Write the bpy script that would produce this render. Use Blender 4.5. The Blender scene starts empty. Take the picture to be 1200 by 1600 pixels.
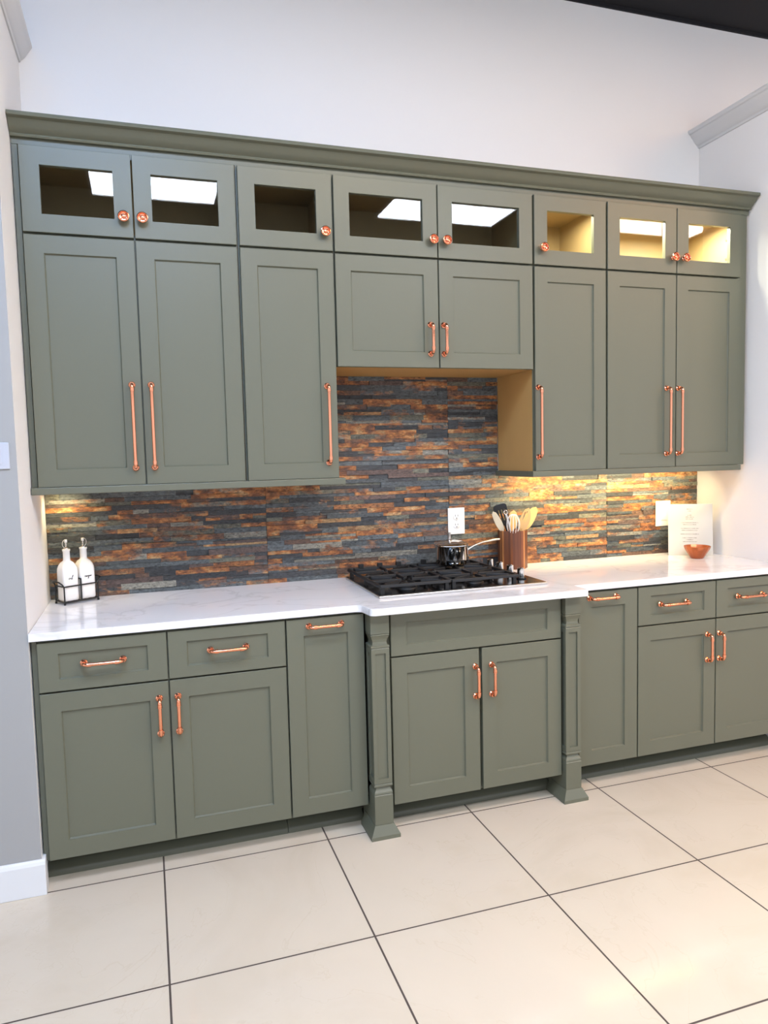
import bpy, math, random
from mathutils import Vector, Matrix
R_ = random.Random(7)
S = bpy.context.scene
COL = S.collection
PI = math.pi

# ------------------------------------------------------------------ materials
def lin(c):
    return tuple(((v/255.0)/12.92 if v/255.0 <= .04045 else (((v/255.0)+.055)/1.055)**2.4) for v in c) + (1.0,)

def new_mat(name):
    m = bpy.data.materials.new(name); m.use_nodes = True
    nt = m.node_tree
    b = nt.nodes['Principled BSDF']
    return m, nt, b

def mat(name, rgb, rough=.5, metal=0.0, spec=.5, noise=0.0, nscale=20, bump=0.0, bscale=300, coat=0.0, emit=None, estr=0):
    m, nt, b = new_mat(name)
    c = lin(rgb)
    b.inputs['Base Color'].default_value = c
    b.inputs['Roughness'].default_value = rough
    b.inputs['Metallic'].default_value = metal
    b.inputs['Specular IOR Level'].default_value = spec
    b.inputs['Coat Weight'].default_value = coat
    tc = nt.nodes.new('ShaderNodeTexCoord')
    if noise:
        n = nt.nodes.new('ShaderNodeTexNoise'); n.inputs['Scale'].default_value = nscale; n.inputs['Detail'].default_value = 4
        nt.links.new(tc.outputs['Object'], n.inputs['Vector'])
        r = nt.nodes.new('ShaderNodeMix'); r.data_type = 'RGBA'
        nt.links.new(n.outputs['Fac'], r.inputs['Factor'])
        r.inputs['A'].default_value = tuple(v*(1-noise) for v in c[:3])+(1,)
        r.inputs['B'].default_value = tuple(min(1, v*(1+noise)) for v in c[:3])+(1,)
        nt.links.new(r.outputs['Result'], b.inputs['Base Color'])
    if bump:
        n2 = nt.nodes.new('ShaderNodeTexNoise'); n2.inputs['Scale'].default_value = bscale
        nt.links.new(tc.outputs['Object'], n2.inputs['Vector'])
        bp = nt.nodes.new('ShaderNodeBump'); bp.inputs['Strength'].default_value = bump; bp.inputs['Distance'].default_value = .002
        nt.links.new(n2.outputs['Fac'], bp.inputs['Height']); nt.links.new(bp.outputs['Normal'], b.inputs['Normal'])
    if emit:
        b.inputs['Emission Color'].default_value = lin(emit); b.inputs['Emission Strength'].default_value = estr
    return m

M = {}
M['green'] = mat('sage_green_paint', (95, 96, 80), .4, noise=.025, nscale=3, bump=.04, bscale=180)
M['copper'] = mat('copper', (230, 154, 119), .2, 1.0)
M['wall'] = mat('white_wall_paint', (232, 230, 228), .75, noise=.012, nscale=1.3, bump=.05, bscale=120)
M['wall_shade'] = mat('white_wall_painted_shade', (150, 149, 147), .75, noise=.012, nscale=1.3)  # shade on the left wall's end, put into its colour
M['trim'] = mat('white_trim_paint', (208, 208, 208), .45)
M['ceiling'] = mat('near_black_ceiling', (12, 11, 17), .9)
M['maple'] = mat('maple_veneer', (186, 146, 88), .5, noise=.08, nscale=9)
M['inner'] = mat('cabinet_interior', (148, 126, 88), .55, noise=.05, nscale=5)
M['steel'] = mat('brushed_steel', (205, 200, 194), .28, 1.0)
M['chrome'] = mat('polished_steel', (220, 216, 210), .08, 1.0)
M['enamel'] = mat('black_enamel', (9, 9, 10), .12)
M['iron'] = mat('cast_iron', (13, 13, 14), .5, bump=.15, bscale=400)
M['white_plastic'] = mat('white_plastic', (238, 232, 224), .3)
M['dark'] = mat('dark_slot', (15, 14, 14), .6)
M['ceramic'] = mat('white_glazed_ceramic', (236, 232, 226), .15)
M['wire'] = mat('black_wire', (14, 13, 13), .4)
M['ink'] = mat('black_ink', (25, 23, 22), .6)
M['grey_ink'] = mat('grey_print', (84, 74, 68), .7)
M['paper'] = mat('white_paper', (184, 181, 175), .35)
M['pale_wood'] = mat('pale_wood', (222, 204, 172), .55, noise=.08, nscale=30)
M['tan_wood'] = mat('tan_wood', (214, 172, 112), .5, noise=.1, nscale=30)
M['black_nylon'] = mat('black_nylon', (14, 13, 13), .35)
M['diffuser_cool'] = mat('ceiling_diffuser', (250, 250, 250), .6, emit=(226, 238, 255), estr=26)
M['diffuser_warm'] = mat('ceiling_diffuser_warm', (250, 250, 250), .6, emit=(255, 232, 205), estr=24)
M['fill_cool'] = mat('added_fill_cool', (250, 250, 250), .6, emit=(158, 200, 255), estr=21)  # this and the next two tint the added fill panels
M['fill_mid'] = mat('added_fill_mid', (250, 250, 250), .6, emit=(255, 234, 204), estr=15)
M['fill_amber'] = mat('added_fill_amber', (250, 250, 250), .6, emit=(255, 178, 110), estr=12)
M['led'] = mat('warm_led', (250, 240, 220), .6, emit=(255, 205, 130), estr=9)

def glass_mat():
    m = bpy.data.materials.new('clear_glass'); m.use_nodes = True
    nt = m.node_tree; nt.nodes.clear()
    o = nt.nodes.new('ShaderNodeOutputMaterial'); mx = nt.nodes.new('ShaderNodeMixShader')
    t = nt.nodes.new('ShaderNodeBsdfTransparent'); g = nt.nodes.new('ShaderNodeBsdfGlossy'); g.inputs['Roughness'].default_value = .0
    f = nt.nodes.new('ShaderNodeFresnel'); f.inputs['IOR'].default_value = 1.5
    t.inputs['Color'].default_value = (.93, .95, .94, 1)
    ge = nt.nodes.new('ShaderNodeNewGeometry'); mu = nt.nodes.new('ShaderNodeMath'); mu.operation = 'MULTIPLY'
    inv = nt.nodes.new('ShaderNodeMath'); inv.operation = 'SUBTRACT'; inv.inputs[0].default_value = 1.0
    nt.links.new(ge.outputs['Backfacing'], inv.inputs[1]); nt.links.new(f.outputs[0], mu.inputs[0]); nt.links.new(inv.outputs[0], mu.inputs[1])
    nt.links.new(mu.outputs[0], mx.inputs[0]); nt.links.new(t.outputs[0], mx.inputs[1]); nt.links.new(g.outputs[0], mx.inputs[2])
    nt.links.new(mx.outputs[0], o.inputs[0])
    return m
M['glass'] = glass_mat()

def quartz_mat():
    m, nt, b = new_mat('white_quartz')
    tc = nt.nodes.new('ShaderNodeTexCoord')
    n = nt.nodes.new('ShaderNodeTexNoise'); n.inputs['Scale'].default_value = 2.2; n.inputs['Detail'].default_value = 6; n.inputs['Distortion'].default_value = 1.6
    nt.links.new(tc.outputs['Object'], n.inputs['Vector'])
    r = nt.nodes.new('ShaderNodeValToRGB')
    e = r.color_ramp.elements
    e[0].position = .475; e[0].color = lin((222, 221, 222)); e[1].position = .525; e[1].color = lin((222, 221, 222))
    k = r.color_ramp.elements.new(.5); k.color = lin((210, 208, 208))
    nt.links.new(n.outputs['Fac'], r.inputs['Fac']); nt.links.new(r.outputs['Color'], b.inputs['Base Color'])
    b.inputs['Roughness'].default_value = .09
    return m
M['quartz'] = quartz_mat()

def floor_mat():
    m, nt, b = new_mat('cream_porcelain')
    tc = nt.nodes.new('ShaderNodeTexCoord')
    n = nt.nodes.new('ShaderNodeTexNoise'); n.inputs['Scale'].default_value = 1.6; n.inputs['Detail'].default_value = 7; n.inputs['Distortion'].default_value = 2.2
    nt.links.new(tc.outputs['Object'], n.inputs['Vector'])
    r = nt.nodes.new('ShaderNodeValToRGB'); e = r.color_ramp.elements
    e[0].position = .3; e[0].color = lin((190, 177, 158)); e[1].position = .7; e[1].color = lin((197, 185, 167))
    k = r.color_ramp.elements.new(.495); k.color = lin((195, 183, 165))
    k = r.color_ramp.elements.new(.5); k.color = lin((191, 178, 159))
    k = r.color_ramp.elements.new(.505); k.color = lin((195, 183, 165))
    nt.links.new(n.outputs['Fac'], r.inputs['Fac']); nt.links.new(r.outputs['Color'], b.inputs['Base Color'])
    b.inputs['Roughness'].default_value = .1
    return m
M['tile'] = floor_mat()
M['grout'] = mat('dark_grout', (74, 64, 58), .9)

def stone_mat():
    m, nt, b = new_mat('ledger_stone')
    L = nt.links.new; N = nt.nodes.new
    a = N('ShaderNodeAttribute'); a.attribute_name = 'strip'
    tc = N('ShaderNodeTexCoord')
    mp = N('ShaderNodeMapping'); mp.inputs['Scale'].default_value = (1, 1, 2.2); L(tc.outputs['Object'], mp.inputs['Vector'])
    n1 = N('ShaderNodeTexNoise'); n1.inputs['Scale'].default_value = 9; n1.inputs['Detail'].default_value = 7; n1.inputs['Roughness'].default_value = .68
    L(mp.outputs['Vector'], n1.inputs['Vector'])
    n2 = N('ShaderNodeTexNoise'); n2.inputs['Scale'].default_value = 60; n2.inputs['Detail'].default_value = 6; n2.inputs['Roughness'].default_value = .7
    L(mp.outputs['Vector'], n2.inputs['Vector'])
    # rust blotches where the noise passes a threshold shifted by the strip's alpha
    add = N('ShaderNodeMath'); add.operation = 'ADD'; L(n1.outputs['Fac'], add.inputs[0]); L(a.outputs['Alpha'], add.inputs[1])
    mr = N('ShaderNodeMapRange'); mr.inputs['From Min'].default_value = .76; mr.inputs['From Max'].default_value = .9; L(add.outputs[0], mr.inputs['Value'])
    n3 = N('ShaderNodeTexNoise'); n3.inputs['Scale'].default_value = 17; n3.inputs['Detail'].default_value = 5; L(mp.outputs['Vector'], n3.inputs['Vector'])
    rust = N('ShaderNodeValToRGB'); e = rust.color_ramp.elements
    e[0].position = .34; e[0].color = lin((88, 58, 44)); e[1].position = .68; e[1].color = lin((176, 142, 98))
    k = e.new(.46); k.color = lin((132, 82, 48)); k = e.new(.56); k.color = lin((166, 108, 58))
    L(n3.outputs['Fac'], rust.inputs['Fac'])
    mx = N('ShaderNodeMix'); mx.data_type = 'RGBA'; L(mr.outputs['Result'], mx.inputs['Factor']); L(a.outputs['Color'], mx.inputs['A']); L(rust.outputs['Color'], mx.inputs['B'])
    # dark pits and pale flecks
    r2 = N('ShaderNodeValToRGB'); e = r2.color_ramp.elements
    e[0].position = .34; e[0].color = (.2, .2, .2, 1); e[1].position = .68; e[1].color = (1.75, 1.75, 1.75, 1)
    k = r2.color_ramp.elements.new(.46); k.color = (.85, .85, .85, 1); k = r2.color_ramp.elements.new(.56); k.color = (1.1, 1.1, 1.1, 1)
    L(n2.outputs['Fac'], r2.inputs['Fac'])
    mu = N('ShaderNodeMix'); mu.data_type = 'RGBA'; mu.blend_type = 'MULTIPLY'; mu.inputs['Factor'].default_value = 1
    L(mx.outputs['Result'], mu.inputs['A']); L(r2.outputs['Color'], mu.inputs['B'])
    L(mu.outputs['Result'], b.inputs['Base Color'])
    b.inputs['Roughness'].default_value = .55
    bp = N('ShaderNodeBump'); bp.inputs['Strength'].default_value = .55; bp.inputs['Distance'].default_value = .006
    L(n2.outputs['Fac'], bp.inputs['Height']); L(bp.outputs['Normal'], b.inputs['Normal'])
    return m
M['stone'] = stone_mat()

def stave_mat():
    m, nt, b = new_mat('acacia_staves')
    L = nt.links.new; N = nt.nodes.new
    a = N('ShaderNodeAttribute'); a.attribute_name = 'strip'
    tc = N('ShaderNodeTexCoord'); mp = N('ShaderNodeMapping'); mp.inputs['Scale'].default_value = (60, 60, 6); L(tc.outputs['Object'], mp.inputs['Vector'])
    n = N('ShaderNodeTexNoise'); n.inputs['Scale'].default_value = 1.6; n.inputs['Detail'].default_value = 4; L(mp.outputs['Vector'], n.inputs['Vector'])
    r = N('ShaderNodeMapRange'); r.inputs['To Min'].default_value = .65; r.inputs['To Max'].default_value = 1.3; L(n.outputs['Fac'], r.inputs['Value'])
    mu = N('ShaderNodeMix'); mu.data_type = 'RGBA'; mu.blend_type = 'MULTIPLY'; mu.inputs['Factor'].default_value = 1
    L(a.outputs['Color'], mu.inputs['A']); L(r.outputs['Result'], mu.inputs['B']); L(mu.outputs['Result'], b.inputs['Base Color'])
    b.inputs['Roughness'].default_value = .35
    return m
M['stave'] = stave_mat()

# ------------------------------------------------------------------ mesh builder
class MB:
    def __init__(s): s.v = []; s.f = []; s.mi = []; s.col = []
    def add(s, vs, fs, mi=0, col=None):
        o = len(s.v); s.v += [tuple(v) for v in vs]
        for f in fs:
            s.f.append(tuple(i+o for i in f)); s.mi.append(mi); s.col.append(col)
        return s
    def box(s, x0, x1, y0, y1, z0, z1, mi=0, col=None):
        vs = [(x0,y0,z0),(x1,y0,z0),(x1,y1,z0),(x0,y1,z0),(x0,y0,z1),(x1,y0,z1),(x1,y1,z1),(x0,y1,z1)]
        return s.add(vs, [(0,3,2,1),(4,5,6,7),(0,1,5,4),(1,2,6,5),(2,3,7,6),(3,0,4,7)], mi, col)
    def prism(s, poly, ax, a, b, mi=0):
        # poly: 2D points in the plane of the other two axes (order x,y,z without ax)
        n = len(poly)
        def mk(p, t):
            q = list(p); q.insert(ax, t); return tuple(q)
        vs = [mk(p, a) for p in poly] + [mk(p, b) for p in poly]
        fs = [tuple(range(n)), tuple(range(2*n-1, n-1, -1))] + [(i, i+n, (i+1)%n+n, (i+1)%n) for i in range(n)]
        return s.add(vs, fs, mi)
    def lathe(s, prof, c, ax='z', n=28, mi=0, cap=True, sx=1, sy=1):
        # prof: (radius, height) ; ax z up, or '-y' pointing to the room
        vs = []; fs = []
        for r, h in prof:
            for k in range(n):
                t = 2*PI*k/n
                p = (r*math.cos(t)*sx, r*math.sin(t)*sy, h)
                if ax == '-y': p = (p[0], -p[2], p[1])
                vs.append((c[0]+p[0], c[1]+p[1], c[2]+p[2]))
        for i in range(len(prof)-1):
            for k in range(n):
                fs.append((i*n+k, i*n+(k+1)%n, (i+1)*n+(k+1)%n, (i+1)*n+k))
        if cap:
            fs.append(tuple(range(n-1, -1, -1))); fs.append(tuple(range((len(prof)-1)*n, len(prof)*n)))
        return s.add(vs, fs, mi)
    def tube(s, pts, r, n=10, mi=0, closed=False, flat=None):
        P = [Vector(p) for p in pts]; m = len(P); rs = r if isinstance(r, (list, tuple)) else [r]*m
        T = []
        for i in range(m):
            a = P[i-1] if (i or closed) else P[i]; b = P[(i+1)%m] if (i < m-1 or closed) else P[i]
            T.append((b-a).normalized())
        u = T[0].orthogonal().normalized(); vs = []; fs = []
        for i in range(m):
            u = (u - T[i]*u.dot(T[i])).normalized(); w = T[i].cross(u)
            for k in range(n):
                t = 2*PI*k/n
                vs.append(P[i] + (u*math.cos(t)+w*math.sin(t))*rs[i])
        for i in range(m if closed else m-1):
            j = (i+1) % m
            for k in range(n): fs.append((i*n+k, i*n+(k+1)%n, j*n+(k+1)%n, j*n+k))
        if not closed:
            fs.append(tuple(range(n-1, -1, -1))); fs.append(tuple(range((m-1)*n, m*n)))
        return s.add(vs, fs, mi)
    def build(s, name, mats, parent=None, origin=None, bevel=0, smooth=None, seg=2):
        me = bpy.data.meshes.new(name)
        o = bpy.data.objects.new(name, me)
        if parent is not None:
            o.parent = parent
            off = world_loc(parent)
        else:
            off = Vector(origin if origin is not None else (0, 0, 0)); o.location = off
        me.from_pydata([tuple(Vector(v)-off) for v in s.v], [], s.f)
        for m in (mats if isinstance(mats, (list, tuple)) else [mats]): me.materials.append(m)
        me.polygons.foreach_set('material_index', s.mi)
        if any(c is not None for c in s.col):
            at = me.color_attributes.new('strip', 'FLOAT_COLOR', 'CORNER')
            i = 0; data = []
            for p, c in zip(me.polygons, s.col):
                data += list(c)*p.loop_total
            at.data.foreach_set('color', data)
        me.update()
        import bmesh
        bm = bmesh.new(); bm.from_mesh(me); bmesh.ops.recalc_face_normals(bm, faces=bm.faces); bm.to_mesh(me); bm.free()
        if smooth is not None:
            me.polygons.foreach_set('use_smooth', [True]*len(me.polygons)); me.set_sharp_from_angle(angle=math.radians(smooth))
        COL.objects.link(o)
        if bevel:
            b = o.modifiers.new('bevel', 'BEVEL'); b.width = bevel; b.segments = seg; b.limit_method = 'ANGLE'; b.angle_limit = math.radians(40)
        return o

def world_loc(o):
    v = Vector((0, 0, 0))
    while o is not None: v += o.location; o = o.parent
    return v
def tag(o, label, cat, group=None):
    o['label'] = label; o['category'] = cat
    if group: o['group'] = group
    return o
def thing(name, loc, label, cat, group=None):
    o = bpy.data.objects.new(name, None); COL.objects.link(o); o.location = loc; o.empty_display_size = .05
    return tag(o, label, cat, group)
def struct(o): o['kind'] = 'structure'; return o

# ------------------------------------------------------------------ setting
XL, XR = -.024, 3.257           # recess between the two side walls
CZ = 3.695
struct(MB().box(-4, 8, 0, .12, 0, CZ).build('wall_back', M['wall']))
m = MB().box(-.95, XL, -.638, -.0005, 0, 3.118); m.mi[2] = 1  # front face gets the darker colour that stands in for shade
struct(m.build('wall_left', [M['wall'], M['wall_shade']]))
struct(MB().box(XR, 3.42, -.70, -.0005, 0, 3.139).build('wall_right', M['wall']))
struct(MB().box(-4, 8, -9, .12, CZ, CZ+.1).build('ceiling', M['ceiling']))
struct(MB().box(-4, 8, -.012, -.0005, CZ-.018, CZ-.0005).build('trim_1', M['ceiling']))
fl = MB(); T = .6059; gx, gy = .3723, -1.2456; g = .003
fl.box(-4, 8, -9, 0, -.05, -.0012, 1)
for i in range(-7, 13):
    for j in range(-13, 3):
        x0, x1 = gx+i*T+g, gx+(i+1)*T-g; y0, y1 = gy+j*T+g, min(0, gy+(j+1)*T-g)
        if y1 <= y0: continue
        fl.add([(x0,y0,0),(x1,y0,0),(x1,y1,0),(x0,y1,0)], [(0,1,2,3)])
struct(fl.build('floor', [M['tile'], M['grout']]))
# crowns on top of the side walls (profile in x,z swept along y)
pr = [(XR-.0005,3.056),(XR-.008,3.056),(XR-.012,3.066),(XR-.02,3.070),(XR-.03,3.08),(XR-.052,3.106),(XR-.06,3.118),(XR-.068,3.122),(XR-.074,3.13),(XR-.074,3.139),(XR-.0005,3.139)]
c = MB(); c.prism(pr, 1, -.70, -.0005); struct(c.build('trim_2', M['trim'], smooth=25))
pl = [(XL+.0005,3.05),(XL+.006,3.05),(XL+.010,3.058),(XL+.016,3.061),(XL+.024,3.07),(XL+.038,3.09),(XL+.044,3.1),(XL+.048,3.104),(XL+.052,3.110),(XL+.052,3.118),(XL+.0005,3.118)]
c = MB(); c.prism(pl, 1, -.638, -.0005); struct(c.build('trim_3', M['trim'], smooth=25))
# baseboard round the end of the left wall
b = MB(); prf = [(-.638,0),(-.653,0),(-.653,.108),(-.649,.118),(-.644,.124),(-.638,.124)]
b.prism(prf, 0, -.95, XL+.012)
b.box(XL, XL+.012, -.6378, -.60, 0, .124)
struct(b.build('baseboard_left', M['trim'], bevel=.002))

# ------------------------------------------------------------------ hardware
def arc_path(a, b, out, rad):
    """from point a on the face out, along and back to b; out = outward vector"""
    a = Vector(a); b = Vector(b); o = Vector(out); d = (b-a).normalized(); L = o.length; on = o.normalized()
    pts = [a + on*.001, a + on*(L-rad)]
    for k in range(1, 6):
        t = k/6*PI/2; pts.append(a + on*(L-rad) + on*rad*math.sin(t) + d*rad*(1-math.cos(t)))
    pts.append(a + on*L + d*rad)
    pts.append(b + on*L - d*rad)
    for k in range(1, 6):
        t = k/6*PI/2; pts.append(b + on*(L-rad) + on*rad*math.cos(t) - d*rad*(1-math.sin(t)))
    pts += [b + on*(L-rad), b + on*.001]
    return pts
def pull(a, b, parent, name='handle'):
    """copper pipe pull: flanges, elbows, collars, bar"""
    m = MB(); L = .034
    m.tube(arc_path(a, b, (0, -L, 0), .012), .0062, 12)
    A, B = Vector(a), Vector(b); d = (B-A).normalized()
    for p, sg in ((A, 1), (B, -1)):
        m.lathe([(.0125, 0), (.0125, .003), (.0105, .005), (.0085, .007)], p, '-y', 20)
        m.lathe([(.0085, .005), (.0085, .016)], p, '-y', 16)
        q = p + Vector((0, -L, 0)) + d*sg*.012
        m.tube([q, q + d*sg*.010], .0078, 14)
        m.tube([q + d*sg*.010, q + d*sg*.0125], .0088, 14)
    return m.build(name, M['copper'], parent, smooth=35)
def knob(x, y, z, parent):
    m = MB()
    m.lathe([(.010,0),(.010,.004),(.007,.007),(.007,.014),(.013,.018),(.0195,.021),(.0205,.025),(.0195,.0285),(.017,.0295),(.0148,.0275),(.0135,.022),(.009,.0215),(.0075,.026),(.005,.0275),(.0005,.028)], (x, y, z), '-y', 32)
    for k in range(4):   # small spokes inside the ring
        t = PI/4 + k*PI/2
        m.tube([(x+.008*math.cos(t), y-.0245, z+.008*math.sin(t)), (x+.0165*math.cos(t), y-.0245, z+.0165*math.sin(t))], .0016, 6)
    return m.build('knob', M['copper'], parent, smooth=40)

def shaker(x0, x1, z0, z1, yf, parent, name='door', rail=.064, th=.02, glass=False, rz=None):
    """five piece front: mitred frame with a small inner bevel round a recessed flat panel, or round an open light"""
    rz = rz or rail
    m = MB(); rec = .0085; bv = .004
    X = [(x0,z0),(x1,z0),(x1,z1),(x0,z1)]
    I = [(x0+rail,z0+rz),(x1-rail,z0+rz),(x1-rail,z1-rz),(x0+rail,z1-rz)]
    J = [(x0+rail+bv,z0+rz+bv),(x1-rail-bv,z0+rz+bv),(x1-rail-bv,z1-rz-bv),(x0+rail+bv,z1-rz-bv)]
    e = .0012
    E0 = [(x0+e,z0+e),(x1-e,z0+e),(x1-e,z1-e),(x0+e,z1-e)]
    V = [(p[0], yf+th, p[1]) for p in X] + [(p[0], yf+e, p[1]) for p in X] + [(p[0], yf, p[1]) for p in E0] + [(p[0], yf, p[1]) for p in I]
    F = []
    for k in range(4):
        q = (k+1) % 4
        F += [(k, q, 4+q, 4+k), (4+k, 4+q, 8+q, 8+k), (8+k, 8+q, 12+q, 12+k)]
    if not glass:
        V += [(p[0], yf+.003, p[1]) for p in I] + [(p[0], yf+rec, p[1]) for p in J]
        for k in range(4):
            q = (k+1) % 4
            F += [(12+k, 12+q, 16+q, 16+k), (16+k, 16+q, 20+q, 20+k)]
        F += [(20, 21, 22, 23), (3, 2, 1, 0)]
    else:
        V += [(p[0], yf+th, p[1]) for p in I]
        for k in range(4):
            q = (k+1) % 4
            F += [(12+k, 12+q, 16+q, 16+k), (16+k, 16+q, q, k)]
    m.add(V, F)
    o = m.build(name, M['green'], parent)
    if glass:
        MB().box(x0+rail+.0004, x1-rail-.0004, yf+.012, yf+.0155, z0+rz+.0004, z1-rz-.0004).build('glass_pane', M['glass'], o)
    return o

# ------------------------------------------------------------------ upper cabinets
U = [0, .3779, .7567, 1.137, 1.5882, 2.0412, 2.4181, 2.8037, 3.1807]
UF = -.378                 # door faces
UC = -.3545                # case front
ZB, ZS2, ZS1, ZT, ZH = 1.3838, 2.2858, 2.2946, 2.593, 1.8369
ZM = 2.290
E_ = .0025; G6 = .006
HB = (1.447, 1.757)
def upper(name, label, x0, x1, zb, doors, hinge_side=None):
    r = thing(name, ((x0+x1)/2, -.18, zb), label, 'cabinet', 'solid-door wall cabinets')
    m = MB(); t = .016
    # green outside, maple on the sides and underside
    m.box(x0, x0+t, UC, -.016, zb, ZM-.001, 1); m.box(x1-t, x1, UC, -.016, zb, ZM-.001, 1)
    m.box(x0+t, x1-t, UC+.0, -.016, zb, zb+t, 1); m.box(x0+t, x1-t, UC, -.016, ZM-t-.001, ZM-.001, 1)
    m.box(x0+t, x1-t, -.024, -.016, zb+t, ZM-t, 1)
    m.box(x0, x1, UC-.001, UC, zb, ZM-.001, 0)          # face frame sheet behind the doors
    m.build('case', [M['green'], M['maple']], r)
    for (a, b, hx, h0, h1) in doors:
        d = shaker(a, b, zb, ZS2, UF, r)
        if zb > 1.6: pull((hx, UF, 1.895), (hx, UF, 2.016), d)
        else: pull((hx, UF, HB[0]), (hx, UF, HB[1]), d)
    return r
upper('wall_cabinet', 'tall double-door green wall cabinet above the white oil bottles', U[0], U[2]-.001, ZB,
      [(U[0]+E_, U[1]-E_, .3425, 0, 0), (U[1]+E_, U[2]-G6, .411, 0, 0)])
upper('wall_cabinet', 'narrow single-door green wall cabinet just left of the stove alcove, handle at its right edge', U[2]+.001, U[3]-.001, ZB, [(U[2]+G6, U[3]-.004, 1.0915, 0, 0)])
upper('wall_cabinet', 'short wide double-door green wall cabinet directly above the stove alcove', U[3]+.001, U[5]-.001, ZH, [(U[3]+.004, U[4]-E_, 1.5475, 0, 0), (U[4]+E_, U[5]-.005, 1.6085, 0, 0)])
upper('wall_cabinet', 'narrow single-door green wall cabinet just right of the stove alcove, handle at its left edge', U[5]+.001, U[6]-.001, ZB, [(U[5]+.005, U[6]-.005, 2.0585, 0, 0)])
upper('wall_cabinet', 'tall double-door green wall cabinet at the right above the switch and paper sign', U[6]+.001, U[8], ZB, [(U[6]+.005, U[7]-E_, 2.748, 0, 0), (U[7]+E_, U[8]-E_, 2.8145, 0, 0)])

def glazed(label, x0, x1, doors):
    r = thing('glass_cabinet', ((x0+x1)/2, -.18, ZM), label, 'cabinet', 'glass-front top cabinets')
    m = MB(); t = .016; z0, z1 = ZM, 2.6
    m.box(x0, x0+t, UC, -.001, z0, z1, 1); m.box(x1-t, x1, UC, -.001, z0, z1, 1)
    m.box(x0+t, x1-t, UC, -.001, z0, z0+t, 1); m.box(x0+t, x1-t, UC, -.001, z1-t, z1, 1)
    m.box(x0+t, x1-t, -.008, -.001, z0+t, z1-t, 1)
    # face frame: stiles and rails in green
    f = .019
    m.box(x0, x0+f, UC-.0015, UC, z0, z1); m.box(x1-f, x1, UC-.0015, UC, z0, z1)
    m.box(x0+f, x1-f, UC-.0015, UC, z0, z0+f); m.box(x0+f, x1-f, UC-.0015, UC, z1-f, z1)
    m.build('case', [M['green'], M['inner']], r)
    for (a, b, kx, hx) in doors:
        d = shaker(a, b, ZS1, ZT, UF, r, glass=True, rail=.064, rz=.064)
        knob(kx, UF, 2.364, d)
        if hx is not None:
            for hz in (2.395, 2.49):
                h = MB(); sx = -1 if hx < (a+b)/2 else 1
                h.box(hx-.0, hx-sx*.012, UC+.012, UC+.05, hz-.006, hz+.006); h.box(hx-sx*.004, hx-sx*.016, UC-.0005, UC+.02, hz-.016, hz+.016)
                h.build('hinge', M['steel'], d, bevel=.001)
    return r
glazed('small glass-front green cabinet with two panes at the left end of the top row', U[0], U[2]-.001, [(U[0]+E_, U[1]-E_, .343, None), (U[1]+E_, U[2]-G6, .4085, None)])
glazed('small glass-front green cabinet with one fully dark pane, second in the top row', U[2]+.001, U[3]-.001, [(U[2]+G6, U[3]-.004, 1.1, None)])
glazed('small glass-front green cabinet with two panes in the top row above the stove', U[3]+.001, U[5]-.001, [(U[3]+.004, U[4]-E_, 1.5625, None), (U[4]+E_, U[5]-.005, 1.6225, None)])
glazed('small glass-front green cabinet with one lit pane and the knob at its lower left corner', U[5]+.001, U[6]-.001, [(U[5]+.005, U[6]-.005, 2.084, U[6]-.017)])
glazed('brightly lit glass-front green cabinet with two panes at the right end of the top row', U[6]+.001, U[8], [(U[6]+.005, U[7]-E_, 2.779, None), (U[7]+E_, U[8]-E_, 2.841, U[8]-.016)])

# filler strips at both ends
tag(MB().box(XL+.003, -.002, UC-.001, UC+.018, ZB, 2.6).build('filler_strip', M['green'], bevel=.001), 'narrow vertical green filler strip between the left wall and the wall cabinets', 'filler strip')
tag(MB().box(U[8]+.002, XR-.022, UC-.001, UC+.018, ZB, 2.6).build('filler_strip', M['green'], bevel=.001), 'narrow vertical green filler strip between the right wall and the wall cabinets', 'filler strip')
# crown moulding across the top
cp = [(UC+.018,2.6005),(UC-.0025,2.6005),(UC-.0025,2.622),(-.371,2.622),(-.374,2.627),(-.372,2.632),(-.378,2.636),(-.386,2.641),(-.396,2.65),(-.406,2.661),(-.413,2.667),(-.420,2.669),(-.427,2.672),(-.429,2.678),(-.427,2.685),(UC+.018,2.685)]
m = MB(); m.prism(cp, 0, XL+.002, XR-.012)
tag(m.build('crown_moulding', M['green'], smooth=22), 'long green crown moulding along the top of the wall cabinets', 'moulding')
# light rails below
def rail_thing(label, x0, x1, ends):
    m = MB(); y0, y1 = -.386, UC+.02; z0, z1 = 1.357, ZB-.0008
    m.box(x0, x1, y0, y1, z0, z1)
    if 'r' in ends: m.box(x1-.03, x1, y1, -.018, z0, z1)
    if 'l' in ends: m.box(x0, x0+.03, y1, -.018, z0, z1)
    return tag(m.build('light_rail', M['green'], bevel=.002), label, 'moulding')
rail_thing('green light rail under the wall cabinets left of the stove alcove', XL+.003, 1.157, 'r')
rail_thing('green light rail under the wall cabinets right of the stove alcove', 2.026, 3.19, 'l')

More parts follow.
